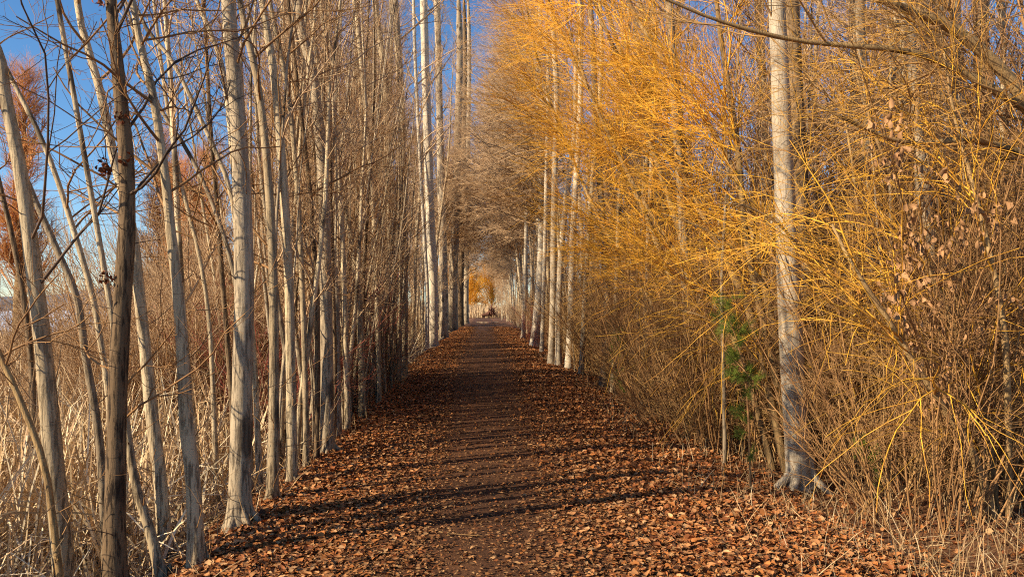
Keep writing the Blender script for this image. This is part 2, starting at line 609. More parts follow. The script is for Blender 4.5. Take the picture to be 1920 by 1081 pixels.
tA = near_tree('poplar_tree', 'pale smooth leaning trunk at the far left edge, nearest the reeds', [(-40, 0), (0, 110), (10, 180), (40, 330), (60, 480), (80, 640), (95, 800), (110, 960), (122, 1081), (128, 1110)], 5.6, 44, 27, 'pale', 't_dark', 11, 12, 5, 4, 0.32)
tB = near_tree('poplar_tree', 'dark brown rough trunk with clumps of dead leaves caught on it', [(208, 0), (218, 100), (228, 200), (237, 300), (238, 430), (231, 540), (222, 700), (218, 850), (215, 1000), (216, 1110)], 5.4, 47, 30, 'brown', 't_dark', 13, 14, 6, 5, 0.34, ln=(1.2, 2.6))
tC = near_tree('poplar_tree', 'pale thin trunk leaning left behind the dark rough trunk', [(145, 0), (165, 90), (190, 180), (210, 280), (235, 380), (250, 450), (262, 560), (275, 680), (285, 780), (300, 900), (310, 1030)], 6.4, 27, 19, 'pale', 't_brown', 11, 12, 5, 4, 0.35)
tD = near_tree('poplar_tree', 'slender knotty trunk between the dark rough trunk and the thick grey one', [(250, 10), (265, 90), (285, 170), (300, 260), (312, 350), (322, 450), (335, 560), (345, 700), (350, 800), (362, 900), (368, 1040)], 5.6, 31, 19, 'pale', 't_brown', 11, 12, 5, 4, 0.35)
tE = near_tree('poplar_tree', 'thick straight grey trunk standing at the left edge of the leaf drift', [(428, 0), (440, 150), (448, 250), (455, 400), (458, 550), (455, 700), (451, 850), (449, 965)], 6.5, 44, 35, 'grey', 't_brown', 16, 18, 6, 4, 0.36, lowtwig=16, K=64)
tF = near_tree('poplar_tree', 'slim upright stem just right of the thick grey trunk', [(450, 0), (482, 150), (500, 300), (512, 500), (514, 700), (513, 850), (511, 925)], 7.3, 23, 15, 'pale', 't_brown', 11, 14, 5, 4, 0.3)
tG = near_tree('poplar_tree', 'second slim stem right of the thick grey trunk, foot in orange leaves', [(492, 0), (515, 150), (532, 350), (542, 540), (546, 740), (547, 890)], 8.1, 20, 16, 'pale', 't_pink', 12, 14, 5, 4, 0.3)
tH = near_tree('poplar_tree', 'dark based trunk with pale kinked upper stem left of the path', [(560, 0), (566, 60), (583, 120), (594, 200), (607, 350), (611, 540), (613, 700), (614, 835)], 9.6, 26, 19, 'grey', 't_pink', 14, 18, 6, 4, 0.3)
tI = near_tree('poplar_tree', 'thin dark stem close beside the dark based trunk', [(540, 0), (560, 180), (578, 330), (590, 480), (595, 600), (594, 850)], 9.2, 10, 8, 'brown', 't_brown', 8, 14, 5, 4, 0.25)
tK = near_tree('poplar_tree', 'leaning pale stem bending left, midway along the left row', [(585, 40), (600, 140), (612, 225), (645, 375), (667, 500), (675, 600), (680, 780)], 12.6, 14, 9, 'pale', 't_pink', 10, 16, 6, 4, 0.3)
tJ = near_tree('poplar_tree', 'thin crooked stem in front of the red twigged thicket', [(548, 0), (575, 200), (600, 330), (622, 450), (631, 560), (635, 810)], 11.0, 12, 8, 'grey', 't_pink', 9, 16, 6, 4, 0.3)
tL1 = near_tree('poplar_tree', 'tall pale trunk left of the row of big trees, standing in thin saplings', [(736, -40), (740, 0), (748, 120), (752, 200), (757, 400), (758, 540), (757, 705)], 19.8, 15, 13, 'pale', 't_pink', 19, 22, 6, 5, 0.35, ln=(1.4, 3), crown_r=.03)
tL2 = near_tree('poplar_tree', 'forked pale trunk high among twigs on the left row', [(662, -30), (666, 0), (677, 150), (685, 300), (700, 480), (716, 725)], 18.0, 14, 12, 'pale', 't_pink', 17, 20, 6, 5, 0.35, ln=(1.4, 3), crown_r=.03)
tL3 = near_tree('poplar_tree', 'gently curved pale trunk between two taller pale trunks on the left', [(703, -20), (707, 40), (722, 150), (728, 300), (736, 500), (738, 712)], 21.0, 13, 12, 'pale', 't_pink', 17, 20, 6, 5, 0.35, ln=(1.4, 3), crown_r=.03)
for lab, pix, Y, w0, w1, mt in (
        ('thin pale stem leaning left between the far left trunk and the dark rough trunk', [(-20, 60), (10, 125), (80, 265), (125, 390), (170, 540), (186, 625), (205, 760), (212, 1000)], 6.2, 13, 9, 'pale'),
        ('brown leaning stem right of the leftmost pale trunk, among the reeds', [(20, 250), (55, 350), (110, 475), (145, 560), (160, 665), (178, 765), (190, 865), (200, 1060)], 5.9, 17, 12, 'grey'),
        ('short bent stem rising from the foot of the dark rough trunk', [(205, 560), (225, 700), (240, 820), (256, 915), (280, 990), (304, 1085)], 5.6, 22, 12, 'pale'),
        ('slanting thin pole low at the far left edge, crossing the leftmost trunk', [(-60, 520), (0, 665), (40, 755), (85, 880), (110, 1060)], 5.4, 13, 10, 'olive'),
        ('thin pale stem slanting up left from behind the thick grey trunk', [(262, 30), (320, 110), (370, 210), (430, 350), (446, 480), (452, 700), (460, 900)], 7.4, 12, 8, 'pale'),
        ('thin stem slanting up left, lower of two behind the thick grey trunk', [(290, 180), (350, 280), (400, 385), (440, 520), (462, 700), (470, 890)], 7.8, 10, 7, 'grey'),
        ('grey stem leaning left high beside the thick grey trunk', [(366, -10), (390, 50), (415, 120), (430, 220), (446, 400), (474, 640), (486, 880)], 8.0, 13, 10, 'pale'),
        ('dark thin sapling at the far left edge in front of the lake', [(-10, 300), (20, 430), (45, 560), (60, 700), (70, 900)], 8.5, 12, 8, 'brown'),
        ('pale thin sapling between the slender trunk and the thick grey trunk', [(330, 300), (372, 470), (392, 600), (400, 740), (405, 900)], 7.8, 11, 7, 'pale'),
        ('slim pale stem between the two slim stems and the dark based trunk', [(505, -10), (538, 160), (556, 330), (566, 520), (572, 700), (574, 870)], 8.8, 12, 9, 'pale'),
        ('thin pale stem just right of the dark based trunk', [(600, -10), (622, 160), (636, 340), (645, 520), (652, 800)], 11.4, 11, 8, 'pale'),
        ('straight thin pale stem right of the leaning pale stem', [(672, 60), (690, 260), (702, 430), (708, 600), (710, 752)], 14.6, 11, 8, 'pale')):
    near_tree('poplar_sapling', lab, pix, Y, w0, w1, mt, 't_brown', 8.5, 9, 5, 2, 0.3, ln=(.6, 1.6), stub=4, lowtwig=8, K=30, cat='sapling')
# big far trees closing the left side of the tunnel
for px0, px1, base, Y, w, lab, mt in (
        (797, 812, 640, 39, 20, 'big pale speckled trunk at the front of the far left group', 'white'),
        (778, 801, 640, 38.5, 8, 'thin white stem touching the big pale speckled trunk', 'white'),
        (822, 832, 625, 50, 18, 'big grey trunk second in the far left group', 'grey'),
        (862, 850, 612, 66, 19, 'big shaded trunk third in the far left group', 'grey'),
        (872, 864, 604, 80, 13, 'leaning dark trunk near the end of the far left group', 'brown'),
        (880, 874, 600, 92, 11, 'last trunk of the far left group, rimming the bright gap', 'grey')):
    near_tree('poplar_tree', lab, [(px0 - 4, -60), (px0, 100), (px0 * .7 + px1 * .3, 250), (px0 * .3 + px1 * .7, 420), (px1, 540), (px1, base)], Y, w, w * .62, mt, 't_pink', 25, 34, 8, 5, 0.3, ln=(2, 4.5), crown_r=.05, ang=(25, 55), stub=0, lowtwig=14)

# right verge
tR = near_tree('poplar_tree', 'big white trunk standing in front of the yellow willow twigs', [(1457, 0), (1461, 100), (1466, 250), (1473, 400), (1479, 540), (1486, 700), (1496, 850), (1501, 912)], 8.4, 52, 39, 'white', 't_brown', 17, 16, 6, 4, 0.4, lowtwig=8, K=64)
near_tree('poplar_tree', 'trunk coloured dark for shade, half hidden behind the big white trunk', [(1484, 0), (1490, 140), (1498, 300), (1506, 500), (1520, 800)], 9.6, 34, 28, 'brown', 't_dark', 13, 12, 5, 4, 0.35)  # dark bark colour stands in for the shade on this trunk
near_tree('poplar_tree', 'pale trunk with broad flared foot on the right verge far down the path', [(1010, 100), (1014, 300), (1016, 420), (1012, 540), (1003, 642)], 38, 19, 7, 'white', 't_pink', 20, 22, 6, 5, 0.25, ln=(1.5, 3.5), crown_r=.04, stub=0)
near_tree('poplar_tree', 'slim white trunk leftmost of the three on the right verge', [(1044, 180), (1040, 330), (1038, 450), (1037, 560), (1033, 676)], 25, 13, 9, 'white', 't_pink', 15, 18, 6, 4, 0.25, ln=(1, 2.4))
near_tree('poplar_tree', 'slim white trunk in the middle of the three on the right verge', [(1078, 240), (1066, 340), (1054, 450), (1048, 560), (1047, 678)], 24.8, 13, 8, 'white', 't_pink', 14, 18, 6, 4, 0.25, ln=(1, 2.4))
near_tree('poplar_tree', 'slim white trunk rightmost of the three on the right verge', [(1088, 200), (1080, 340), (1074, 450), (1071, 560), (1066, 684)], 24.2, 15, 9, 'white', 't_pink', 15, 18, 6, 4, 0.25, ln=(1, 2.4))
near_tree('poplar_tree', 'short pale stub of a trunk among right hand saplings', [(1110, 60), (1122, 300), (1134, 480), (1138, 600), (1132, 712)], 19, 17, 10, 'grey', 't_brown', 12, 16, 6, 4, 0.25)
near_tree('poplar_tree', 'pale trunk seen through brown twigs behind the small green conifer', [(1255, 0), (1266, 200), (1280, 400), (1290, 600), (1292, 768)], 13.6, 22, 15, 'grey', 't_brown', 13, 16, 6, 4, 0.3)
near_tree('poplar_tree', 'pale brown trunk high behind the twigs right of the big white trunk', [(1612, 0), (1618, 150), (1628, 330), (1640, 560), (1652, 800)], 10.5, 26, 18, 'grey', 't_brown', 14, 14, 5, 4, 0.3)
near_tree('poplar_tree', 'grey trunk half hidden behind the lower right willow stem', [(1700, 0), (1715, 200), (1738, 430), (1752, 640), (1765, 850)], 9.8, 32, 22, 'grey', 't_brown', 14, 14, 5, 4, 0.3)
near_tree('poplar_tree', 'pale grey trunk near the right edge behind withered leaves', [(1790, 0), (1800, 250), (1812, 520), (1822, 830)], 10.2, 26, 20, 'grey', 't_brown', 14, 14, 5, 4, 0.3)
near_tree('poplar_tree', 'dark upright trunk near the right edge, far behind the twigs', [(1838, 0), (1850, 300), (1866, 560), (1880, 800)], 12.0, 34, 26, 'brown', 't_dark', 15, 14, 5, 4, 0.3)

for lab, pix, Y, w0, w1, mt in (
        ('slim pale trunk nearest the path end on the right, before the arch', [(990, 200), (988, 330), (986, 450), (984, 560), (981, 627)], 46, 9, 6, 'white'),
        ('slim pale trunk between the flared foot and the three white trunks', [(1028, 120), (1025, 300), (1022, 450), (1019, 560), (1016, 655)], 32, 9, 6, 'white'),
        ('slim pale leaning trunk just right of the three white trunks', [(1126, 160), (1112, 320), (1102, 460), (1096, 580), (1090, 695)], 21.5, 11, 7, 'pale'),
        ('pale thin trunk left of the dim green conifer', [(1178, 60), (1168, 250), (1160, 420), (1155, 570), (1150, 722)], 17.5, 11, 8, 'pale'),
        ('pale thin trunk right of the dim green conifer', [(1226, 200), (1220, 360), (1214, 500), (1210, 620), (1206, 742)], 15.8, 12, 8, 'grey')):
    near_tree('poplar_tree', lab, pix, Y, w0, w1, mt, 't_brown', 13, 14, 6, 4, 0.35, ln=(.8, 2.2), stub=3, lowtwig=8, K=36)

# dead leaf clumps caught on the dark rough trunk
mb = MB()
loc = np.array(tB[0].location)
for (x, y, k) in ((195, 315, 26), (226, 222, 16), (236, 300, 8), (202, 522, 12), (188, 8, 6)):
    q = P(x, y, 5.36) - loc
    k *= 2
    p = q + rng.normal(0, 0.024, (k, 3))
    leaves(mb, p, rng.uniform(.018, .042, k), rng.uniform(0, 6, k), rng.normal(0, .9, k), rng.normal(0, .9, k), np.tile([[0.20, 0.055, 0.018]], (k, 1)) * rng.uniform(.5, 1.3, (k, 1)))
tag(mb.build('dead_leaves', M['leaf'], tB[0]), 'clumps of rusty dead leaves')


# ------------------------------------------------------------------ prototypes of thicket trees
def make_sapling(h, r, mat, tw,  n1=26, n2=8, n3=6, lean=0.05, t0=0.18, ln=(0.5, 1.5), ang=(25, 55), tk=1.0, ls=1.0, name='sapling', up=.08, side=None):
    root = thing(name, 'x', 'tree' if 'tree' in name else 'sapling')
    K = 14
    pts = np.zeros((1, K, 3))
    dx = rng.normal(0, lean, 2)
    for k in range(1, K):
        dx = dx + rng.normal(0, 0.035, 2)
        dx *= 0.95
        pts[0, k] = pts[0, k - 1] + np.array([dx[0], dx[1], 1.0]) * h / (K - 1)
    rad = np.linspace(r, 0.006, K)[None]
    mb = MB()
    pts[0, 0, 2] -= 0.12
    mb.tubes(pts, rad, 7, rough=0.04)
    mb.build('trunk', M[mat], root)
    cb = MB()
    p1, q1 = grow(pts, rad, n1, (t0, 0.97), ang, ln, 0.5, 0.014 * tk, 0.004 * tk, 7, up, 0.12, 0.5, side=side)
    cb.tubes(p1, q1, 4)
    p2, q2 = grow(p1, q1, n2, (0.15, 0.97), (25, 60), (0.25 * ls, 0.8 * ls), 0.75, 0.006 * tk, 0.003 * tk, 5, 0.06, 0.15)
    cb.tubes(p2, q2, 3)
    p3, q3 = grow(p2, q2, n3, (0.2, 1), (25, 60), (0.12 * ls, 0.4 * ls), 0.8, 0.0042 * tk, 0.0024 * tk, 3, 0.05, 0.15)
    cb.tubes(p3, q3, 3)
    cb.build('crown', M[tw], root)
    return root


def make_shrub(name, cat, mat, n, spread, h, n2=9, n3=5, arch=0.0, rr=0.012, loose=0.12):
    a = rng.uniform(0, 6.28, n)
    b = np.sqrt(rng.uniform(0, 1, n)) * spread * 0.45
    p = np.stack([b * np.cos(a), b * np.sin(a), np.full(n, -0.08)], -1)
    dr = np.stack([np.cos(a) * spread * .25, np.sin(a) * spread * .25, np.full(n, 1.0)], -1) + rng.normal(0, loose, (n, 3))
    mb = MB()
    p1, q1 = curves(p, dr, rng.uniform(.55, 1.05, n) * h, rng.uniform(.5, 1, n) * rr, np.full(n, .004), 9, -arch, 0.09)
    mb.tubes(p1, q1, 4)
    p2, q2 = grow(p1, q1, n2, (0.12, 0.97), (22, 60), (0.25 * h / 3, 0.8 * h / 3), 0.75, 0.006, 0.003, 5, 0.05 - arch, 0.14)
    mb.tubes(p2, q2, 3)
    p3, q3 = grow(p2, q2, n3, (0.15, 1), (22, 60), (0.1, 0.45), 0.8, 0.0042, 0.0024, 3, 0.03, 0.16)
    mb.tubes(p3, q3, 3)
    return tag(mb.build(name, M[mat]), 'x', cat)


class Kind:
    """hands out a prototype first, then copies of it"""
    def __init__(s, protos):
        s.p = protos
        s.used = [False] * len(protos)

    def put(s, loc, sc, label, group, rz=None, tilt=None, which=None):
        i = int(rng.integers(len(s.p))) if which is None else which
        rz = rng.uniform(0, 6.28) if rz is None else rz
        tilt = tuple(rng.normal(0, 0.035, 2)) if tilt is None else tilt
        if not s.used[i]:
            s.used[i] = True
            place(s.p[i], loc, rz, sc, tilt)
            s.p[i]['label'], s.p[i]['group'] = label, group
            return s.p[i]
        return dup(s.p[i], loc, rz, sc, tilt, label, group)

    def rest(s):
        for i, u in enumerate(s.used):
            if not u:
                o = s.p[i]
                for ch in list(o.children):
                    bpy.data.objects.remove(ch)
                bpy.data.objects.remove(o)


sap_pale = Kind([make_sapling(7.5, .034, 'pale', 't_pink', 17, 7, 5) for _ in range(5)])
sap_brown = Kind([make_sapling(6.5, .026, 'grey', 't_brown', 24, 8, 6) for _ in range(4)])
sap_stem = Kind([make_sapling(6.5, .03, ('brown', 'grey', 'pale', 'grey')[k], 't_pink' if k > 1 else 't_brown', 8, 5, 4, t0=.3, lean=.04) for k in range(4)])
sap_bare = Kind([make_sapling(6.0, .022, 'grey', 't_brown', 10, 5, 4, t0=.4) for _ in range(4)])
tall = Kind([make_sapling(16 + k, .06 + .02 * k, 'pale', 't_pink', 48, 10, 7, 0.04, 0.14, (1.2, 3.0), (22, 50), 1.5, 1.5, 'poplar_tree') for k in range(5)])
arch = Kind([make_sapling(17, .13, 'pale' if k else 'grey', 't_brown' if k == 1 else 't_pink', 60, 12, 8, 0.03, 0.44, (3.2, 6.0), (50, 92), 3.2, 2.0, 'poplar_tree', .015, (1.5, 0, 0)) for k in range(4)])
bush = Kind([make_shrub('thicket_shrub', 'shrub', 't_tan', 42, 1.3, 3.2) for _ in range(4)])
bushb = Kind([make_shrub('thicket_shrub', 'shrub', 't_brown', 42, 1.4, 3.4) for _ in range(4)])
bushp = Kind([make_shrub('thicket_shrub', 'shrub', 't_pink', 38, 1.6, 4.2) for _ in range(3)])
osier = Kind([make_shrub('red_shrub', 'shrub', 't_red', 30, 1.1, 3.0) for _ in range(2)])


def at(k, x, y, sc, label, group, **kw):
    return k.put((x, y, float(zt(x, y))), sc, label, group, **kw)


U = rng.uniform
# left bank: saplings standing shoulder to shoulder behind the near trees
for i in range(54):
    y = 8.0 + 12.5 * (i / 54.0) + U(-.3, .3)
    x = -2.0 - abs(rng.normal(0, .5)) - .015 * (y - 8)
    s = U(.7, 1.2)
    at(sap_bare if U(0, 1) < .6 else sap_pale, x, y, (s, s, s * U(.9, 1.2)), 'thin bare sapling in the dense row along the left bank of the path', 'saplings along the left bank')
for i in range(74):
    y = 9.0 + 11.4 * (i / 74.0) + U(-.3, .3)
    x = -1.95 - abs(rng.normal(0, .4))
    s = U(.55, 1.25)
    at(sap_stem, x, y, (s, s, s * U(.8, 1.2)), 'upright brown stem in the close palisade beside the left leaf bank', 'brown stems along the left bank')
for i in range(56):
    y = 12 + 42 * (i / 56.0)
    x = -3.0 - abs(rng.normal(0, 2.2)) - .03 * (y - 12)
    s = U(.8, 1.45)
    x = max(x, -.30 * y)
    if y > 19: x = min(x, -.11 * y - 1.0)
    at(sap_pale, x, y, s, 'tall thin sapling in the thicket behind the left row', 'saplings behind the left row')
for i in range(48):
    y = 11.5 + 34 * (i / 48.0) + U(-.5, .5)
    x = -3.35 - abs(rng.normal(0, 1.5)) - .03 * (y - 12)
    if y > 19: x = min(x, -.11 * y - 1.2)
    at(bushp if U(0, 1) < .5 else bushb, x, y, U(.75, 1.1), 'brown twiggy shrub filling the thicket behind the left row', 'shrubs behind the left row')
for (x, y, s) in ((-2.8, 11.4, .85), (-2.9, 13.4, .95), (-3.1, 15.8, 1.1), (-2.8, 18.5, .95), (-3.4, 12.4, 1.1)):
    at(osier, x, y, s, 'red twigged shrub glowing among the stems of the left row', 'red shrubs of the left row')
for i in range(34):
    at(bushp if i % 3 else bushb, -3.3 - U(0, 3.0), 12.5 + 6.5 * i / 34, U(.8, 1.1), 'brown twiggy shrub filling the thicket behind the left row', 'shrubs behind the left row')
for i in range(30):
    y = 15 + 70 * (i / 30.0) ** 1.25
    x = -2.9 - abs(rng.normal(0, 3.0)) - .03 * y
    s = U(.75, 1.12)
    x = min(max(x, -(.20 + U(0, .06)) * y), -.105 * y - .8)
    at(tall, x, y, s, 'tall bare poplar rising above the left thicket', 'tall poplars on the left')
for i in range(24):
    y = U(22, 36)
    at(tall if i % 2 else sap_pale, -(.112 + U(0, .03)) * y, y, U(.6, .85) if i % 2 else U(1.0, 1.4), 'slim bare tree in the gap beside the big far left trunks', 'slim trees beside the far left trunks')
for i in range(12):
    y = 41 + 2.6 * i
    at(tall, -(.074 + U(0, .024)) * y, y, U(.8, 1.1), 'slim bare tree in the gap beside the big far left trunks', 'slim trees beside the far left trunks')
# marsh side, farther left, kept open low down
for i in range(44):
    y = U(17, 56)
    x = -(0.15 * y + U(1.5, .27 * y))
    at(bushp if U(0, 1) < .6 else bushb, x, y, U(.9, 1.5), 'loose brown shrub at the edge of the reed bed', 'shrubs at the reed bed')
for i in range(9):
    y = U(14, 26)
    at(bushb, -U(.46, .64) * y, y, U(.7, .95), 'loose brown bush standing in the reeds before the frozen lake', 'bushes before the frozen lake')
# right side
for i in range(110):
    y = 7.5 + 38 * (i / 110.0) ** 1.25 + U(-.3, .3)
    x = 3.0 + abs(rng.normal(0, 1.6)) + .5 * (y < 9.5) + .45 * (y > 16)
    if y < 9.8: x = max(x, .53 * y)
    at(bush if U(0, 1) < .55 else bushb, x, y, U(.75, 1.2), 'dense twiggy shrub in the thicket along the right verge', 'shrubs along the right verge')
for i in range(60):
    y = 9 + 34 * (i / 60.0)
    x = 5.5 + U(0, .45 * y)
    at(bush if U(0, 1) < .4 else bushb, x, y, U(1.5, 2.4), 'big brown shrub deep in the right thicket', 'big shrubs deep in the right thicket')
for i in range(70):
    y = 8.5 + 40 * (i / 70.0) ** 1.2
    x = 2.9 + abs(rng.normal(0, 2.4)) - .01 * y
    if y < 9.4: x = max(x, .5 * y)
    s = U(.7, 1.2)
    at(sap_brown if U(0, 1) < .75 else sap_bare, x, y, s, 'thin brown sapling crowded into the thicket on the right', 'saplings on the right')
for i in range(44):
    y = 12 + 70 * (i / 44.0) ** 1.2
    x = 3.6 + abs(rng.normal(0, 3.6)) + .03 * max(0, 24 - y)
    s = U(.75, 1.1)
    at(tall, x, y, s, 'tall bare poplar rising behind the right thicket', 'tall poplars on the right')
for i in range(15):
    y = U(10, 26)
    at(tall, U(.36, .68) * y, y, U(.7, 1.0), 'bare tree deep in the right thicket, its twigs veiling the sky', 'trees deep in the right thicket')
for i in range(14):
    at(arch, -19 + 3 * i + U(-1, 1), U(232, 290), U(1.0, 1.3), 'bare tree in the grove beyond the clearing at the path end', 'grove beyond the path end')
for i in range(10):
    y = 118 + 8.5 * i
    at(tall, 2.6 + .01 * (y - 118) + abs(rng.normal(0, .7)), y, U(.7, .95), 'slim white tree beside the clearing at the path end', 'slim trees at the path end')
for (x, y, s) in ((2.5, 35, .75), (2.6, 41, .9)):
    at(osier, x, y, s, 'dark red twigged shrub beside the far right trunks', 'red shrubs on the right')
# the far rows whose boughs meet over the path
for i in range(32):
    y = 31 + 122 * (i / 32.0) ** 1.25
    at(arch, 3.1 + .008 * (y - 34) + abs(rng.normal(0, .5)), y, U(.75, 1.0), rz=math.pi + U(-.6, .6), label='pale tree of the distant right row reaching over the path', group='distant trees in the right row')
for i in range(8):
    at(arch, 3.3 + U(0, .6), 44 + 4.5 * i, U(1.1, 1.25), rz=math.pi + U(-.4, .4), label='pale tree of the distant right row reaching over the path', group='distant trees in the right row')
for i in range(20):
    y = 60 + 50 * (i / 20.0)
    at(arch, -3.5 - abs(rng.normal(0, .6)), y, U(.85, 1.1), rz=U(-.6, .6), label='bare tree of the distant left row reaching over the path', group='distant trees in the left row')
for i in range(30):
    y = 38 + 75 * (i / 30.0)
    at(bushb if U(0, 1) < .5 else bushp, 3.4 + .01 * (y - 38) + abs(rng.normal(0, 1.5)), y, U(.6, 1.15), 'brown shrub at the foot of the distant right row', 'shrubs under the distant right row')
for i in range(24):
    y = 40 + 65 * (i / 24.0)
    at(bushb, -4.3 - abs(rng.normal(0, 1.6)), y, U(.7, 1.3), 'brown shrub behind the big far left trunks', 'shrubs behind the far left trunks')


# ------------------------------------------------------------------ golden willows
def make_willow(name, label, stems, mat, tw, K=18, limbs=9, br=6, shoots=3, lng=(0.6, 1.7), pull=(0, 0, 0), droop=-0.02, wg=.12, side=None, bl=(.6, 1.8), rs=0.0065, group=None):
    base = np.array(stems[0][0][0])
    g = float(zt(base[0], base[1]))
    loc = np.array([base[0], base[1], g])
    root = thing(name, label, 'willow', loc, group)
    cs, rs_ = [], []
    for pts, r0, r1 in stems:
        c = smooth_curve(np.array(pts) - loc, K)
        r = np.linspace(r0, r1, K) * (1 + .04 * rng.normal(0, 1, K))
        cs.append(c)
        rs_.append(r)
        mb = MB()
        mb.tubes(c[None], r[None], 9, rough=.03)
        mb.build('stem', M[mat], root)
    cs, rs_ = np.array(cs), np.array(rs_)
    cb = MB()
    p1, q1 = grow(cs, rs_, limbs, (0.18, 0.99), (18, 55), bl, 0.5, 0.014, 0.004, 8, 0.03, 0.1, 0.3, pull=np.array(pull), side=side)
    cb.tubes(p1, q1, 4)
    p2, q2 = grow(p1, q1, br, (0.1, 1.0), (15, 50), (lng[0] * .7, lng[1] * .8), 0.8, 0.0085, 0.0042, 8, droop, wg, 0.2, pull=np.array(pull))
    cb.tubes(p2, q2, 3)
    p3, q3 = grow(p2, q2, shoots, (0.05, 1.0), (10, 48), (lng[0] * .5, lng[1] * .7), 0.85, rs, 0.0028, 6, droop, wg, 0.2, pull=np.array(pull) * .6)
    cb.tubes(p3, q3, 3)
    cb.build('crown', M[tw], root)
    return root


def foot(px, py, Y):
    q = P(px, py, Y)
    return np.array([q[0], q[1], float(zt(q[0], q[1])) - .1])


r1 = foot(1478, 850, 9.4)
make_willow('willow_tree', 'golden twigged willow leaning over the path from behind the white trunk', [
    ([r1, P(1410, 600, 9.8), P(1350, 470, 10.2), P(1280, 330, 10.8), P(1200, 185, 11.4), P(1120, 20, 12), P(1080, -120, 12.4)], .055, .02),
    ([r1 + [.1, .1, 0], P(1440, 560, 9.6), P(1390, 360, 10), P(1320, 220, 10.4), P(1215, 70, 11), P(1150, -60, 11.4), P(1100, -200, 11.7)], .06, .02),
    ([r1 + [-.1, .15, 0], P(1380, 640, 10), P(1300, 520, 10.8), P(1220, 400, 11.6), P(1140, 250, 12.4), P(1080, 100, 13), P(1040, -60, 13.5)], .045, .015),
    ([r1 + [.15, 0, 0], P(1440, 640, 9.3), P(1400, 450, 9.3), P(1380, 250, 9.4), P(1350, 60, 9.6), P(1330, -150, 9.8), P(1320, -300, 9.8)], .05, .018)],
    'olive', 't_gold', limbs=18, br=8, shoots=6, pull=(-.05, .0, .02), side=(-.5, 0, .2))
r2 = foot(1320, 745, 13.5)
make_willow('willow_tree', 'bright golden willow overhanging the path, top left of the golden mass', [
    ([r2, P(1270, 560, 13.8), P(1200, 380, 14.2), P(1120, 200, 14.8), P(1050, 60, 15.2), P(1010, -60, 15.5), P(990, -160, 15.6)], .06, .02),
    ([r2 + [.1, .1, 0], P(1290, 500, 13.6), P(1230, 300, 13.8), P(1170, 120, 14), P(1120, -40, 14.2), P(1080, -180, 14.4), P(1060, -260, 14.4)], .06, .02),
    ([r2 + [-.1, .1, 0], P(1240, 600, 14.2), P(1160, 480, 15), P(1100, 360, 15.8), P(1050, 240, 16.4), P(1010, 120, 16.8), P(985, 0, 17)], .05, .018),
    ([r2 + [0, .2, 0], P(1300, 560, 14), P(1290, 380, 14.2), P(1275, 200, 14.4), P(1255, 0, 14.6), P(1240, -150, 14.6), P(1230, -250, 14.6)], .05, .018)],
    'olive', 't_gold', limbs=22, br=10, shoots=7, pull=(-.05, .0, .03), side=(-.5, 0, .2), lng=(.7, 1.8), bl=(.8, 2.0))
r4 = foot(1870, 955, 6.9)
make_willow('willow_shrub', 'yellow twigged willow arching from the lower right corner towards the white trunk', [
    ([r4, P(1820, 840, 6.8), P(1770, 765, 6.7), P(1720, 690, 6.6), P(1660, 590, 6.5), P(1600, 500, 6.4), P(1560, 420, 6.4)], .042, .012),
    ([r4 + [.05, .1, 0], P(1850, 800, 7), P(1800, 640, 7.2), P(1740, 500, 7.3), P(1690, 380, 7.4), P(1640, 250, 7.5), P(1600, 120, 7.6)], .036, .012),
    ([r4 + [-.05, .1, 0], P(1850, 880, 7.0), P(1830, 810, 7.1), P(1805, 740, 7.2), P(1780, 670, 7.3), P(1750, 600, 7.4), P(1720, 540, 7.4)], .02, .008),
    ([r4 + [.1, 0, 0], P(1890, 760, 6.6), P(1880, 600, 6.5), P(1850, 450, 6.5), P(1820, 330, 6.5), P(1790, 220, 6.5), P(1770, 100, 6.5)], .03, .01)],
    'olive', 't_yellow', limbs=9, br=6, shoots=3, pull=(-.02, 0, -.01), side=(-.35, 0, .1), lng=(.7, 1.9), bl=(.6, 1.7), droop=-.085, wg=.12, rs=.0055)
r5 = foot(1575, 870, 9.3)
make_willow('willow_shrub', 'yellow twigged willow spraying low shoots across the foot of the thicket', [
    ([r5, P(1540, 740, 9.2), P(1505, 640, 9.1), P(1440, 540, 9.0), P(1370, 460, 8.9), P(1300, 420, 8.8), P(1240, 400, 8.8)], .02, .008),
    ([r5, P(1565, 720, 9.0), P(1550, 600, 8.6), P(1520, 500, 8.2), P(1470, 430, 7.9), P(1410, 390, 7.8), P(1350, 380, 7.8)], .02, .008),
    ([r5, P(1590, 740, 9.2), P(1600, 600, 9.0), P(1610, 450, 8.3), P(1600, 320, 8.2), P(1580, 200, 8.2), P(1560, 100, 8.2)], .022, .008),
    ([r5, P(1510, 780, 9.3), P(1440, 700, 9.3), P(1390, 640, 9.2), P(1350, 610, 8.9), P(1310, 590, 9), P(1270, 580, 9.1)], .018, .007)],
    'olive', 't_yellow', limbs=7, br=5, shoots=3, pull=(-.02, 0, -.01), side=(-.3, 0, .1), lng=(.7, 1.8), bl=(.5, 1.5), droop=-.085, wg=.12, rs=.0055)
r6 = np.array([6.2, 7.2, float(zt(6.2, 7.2)) - .1])
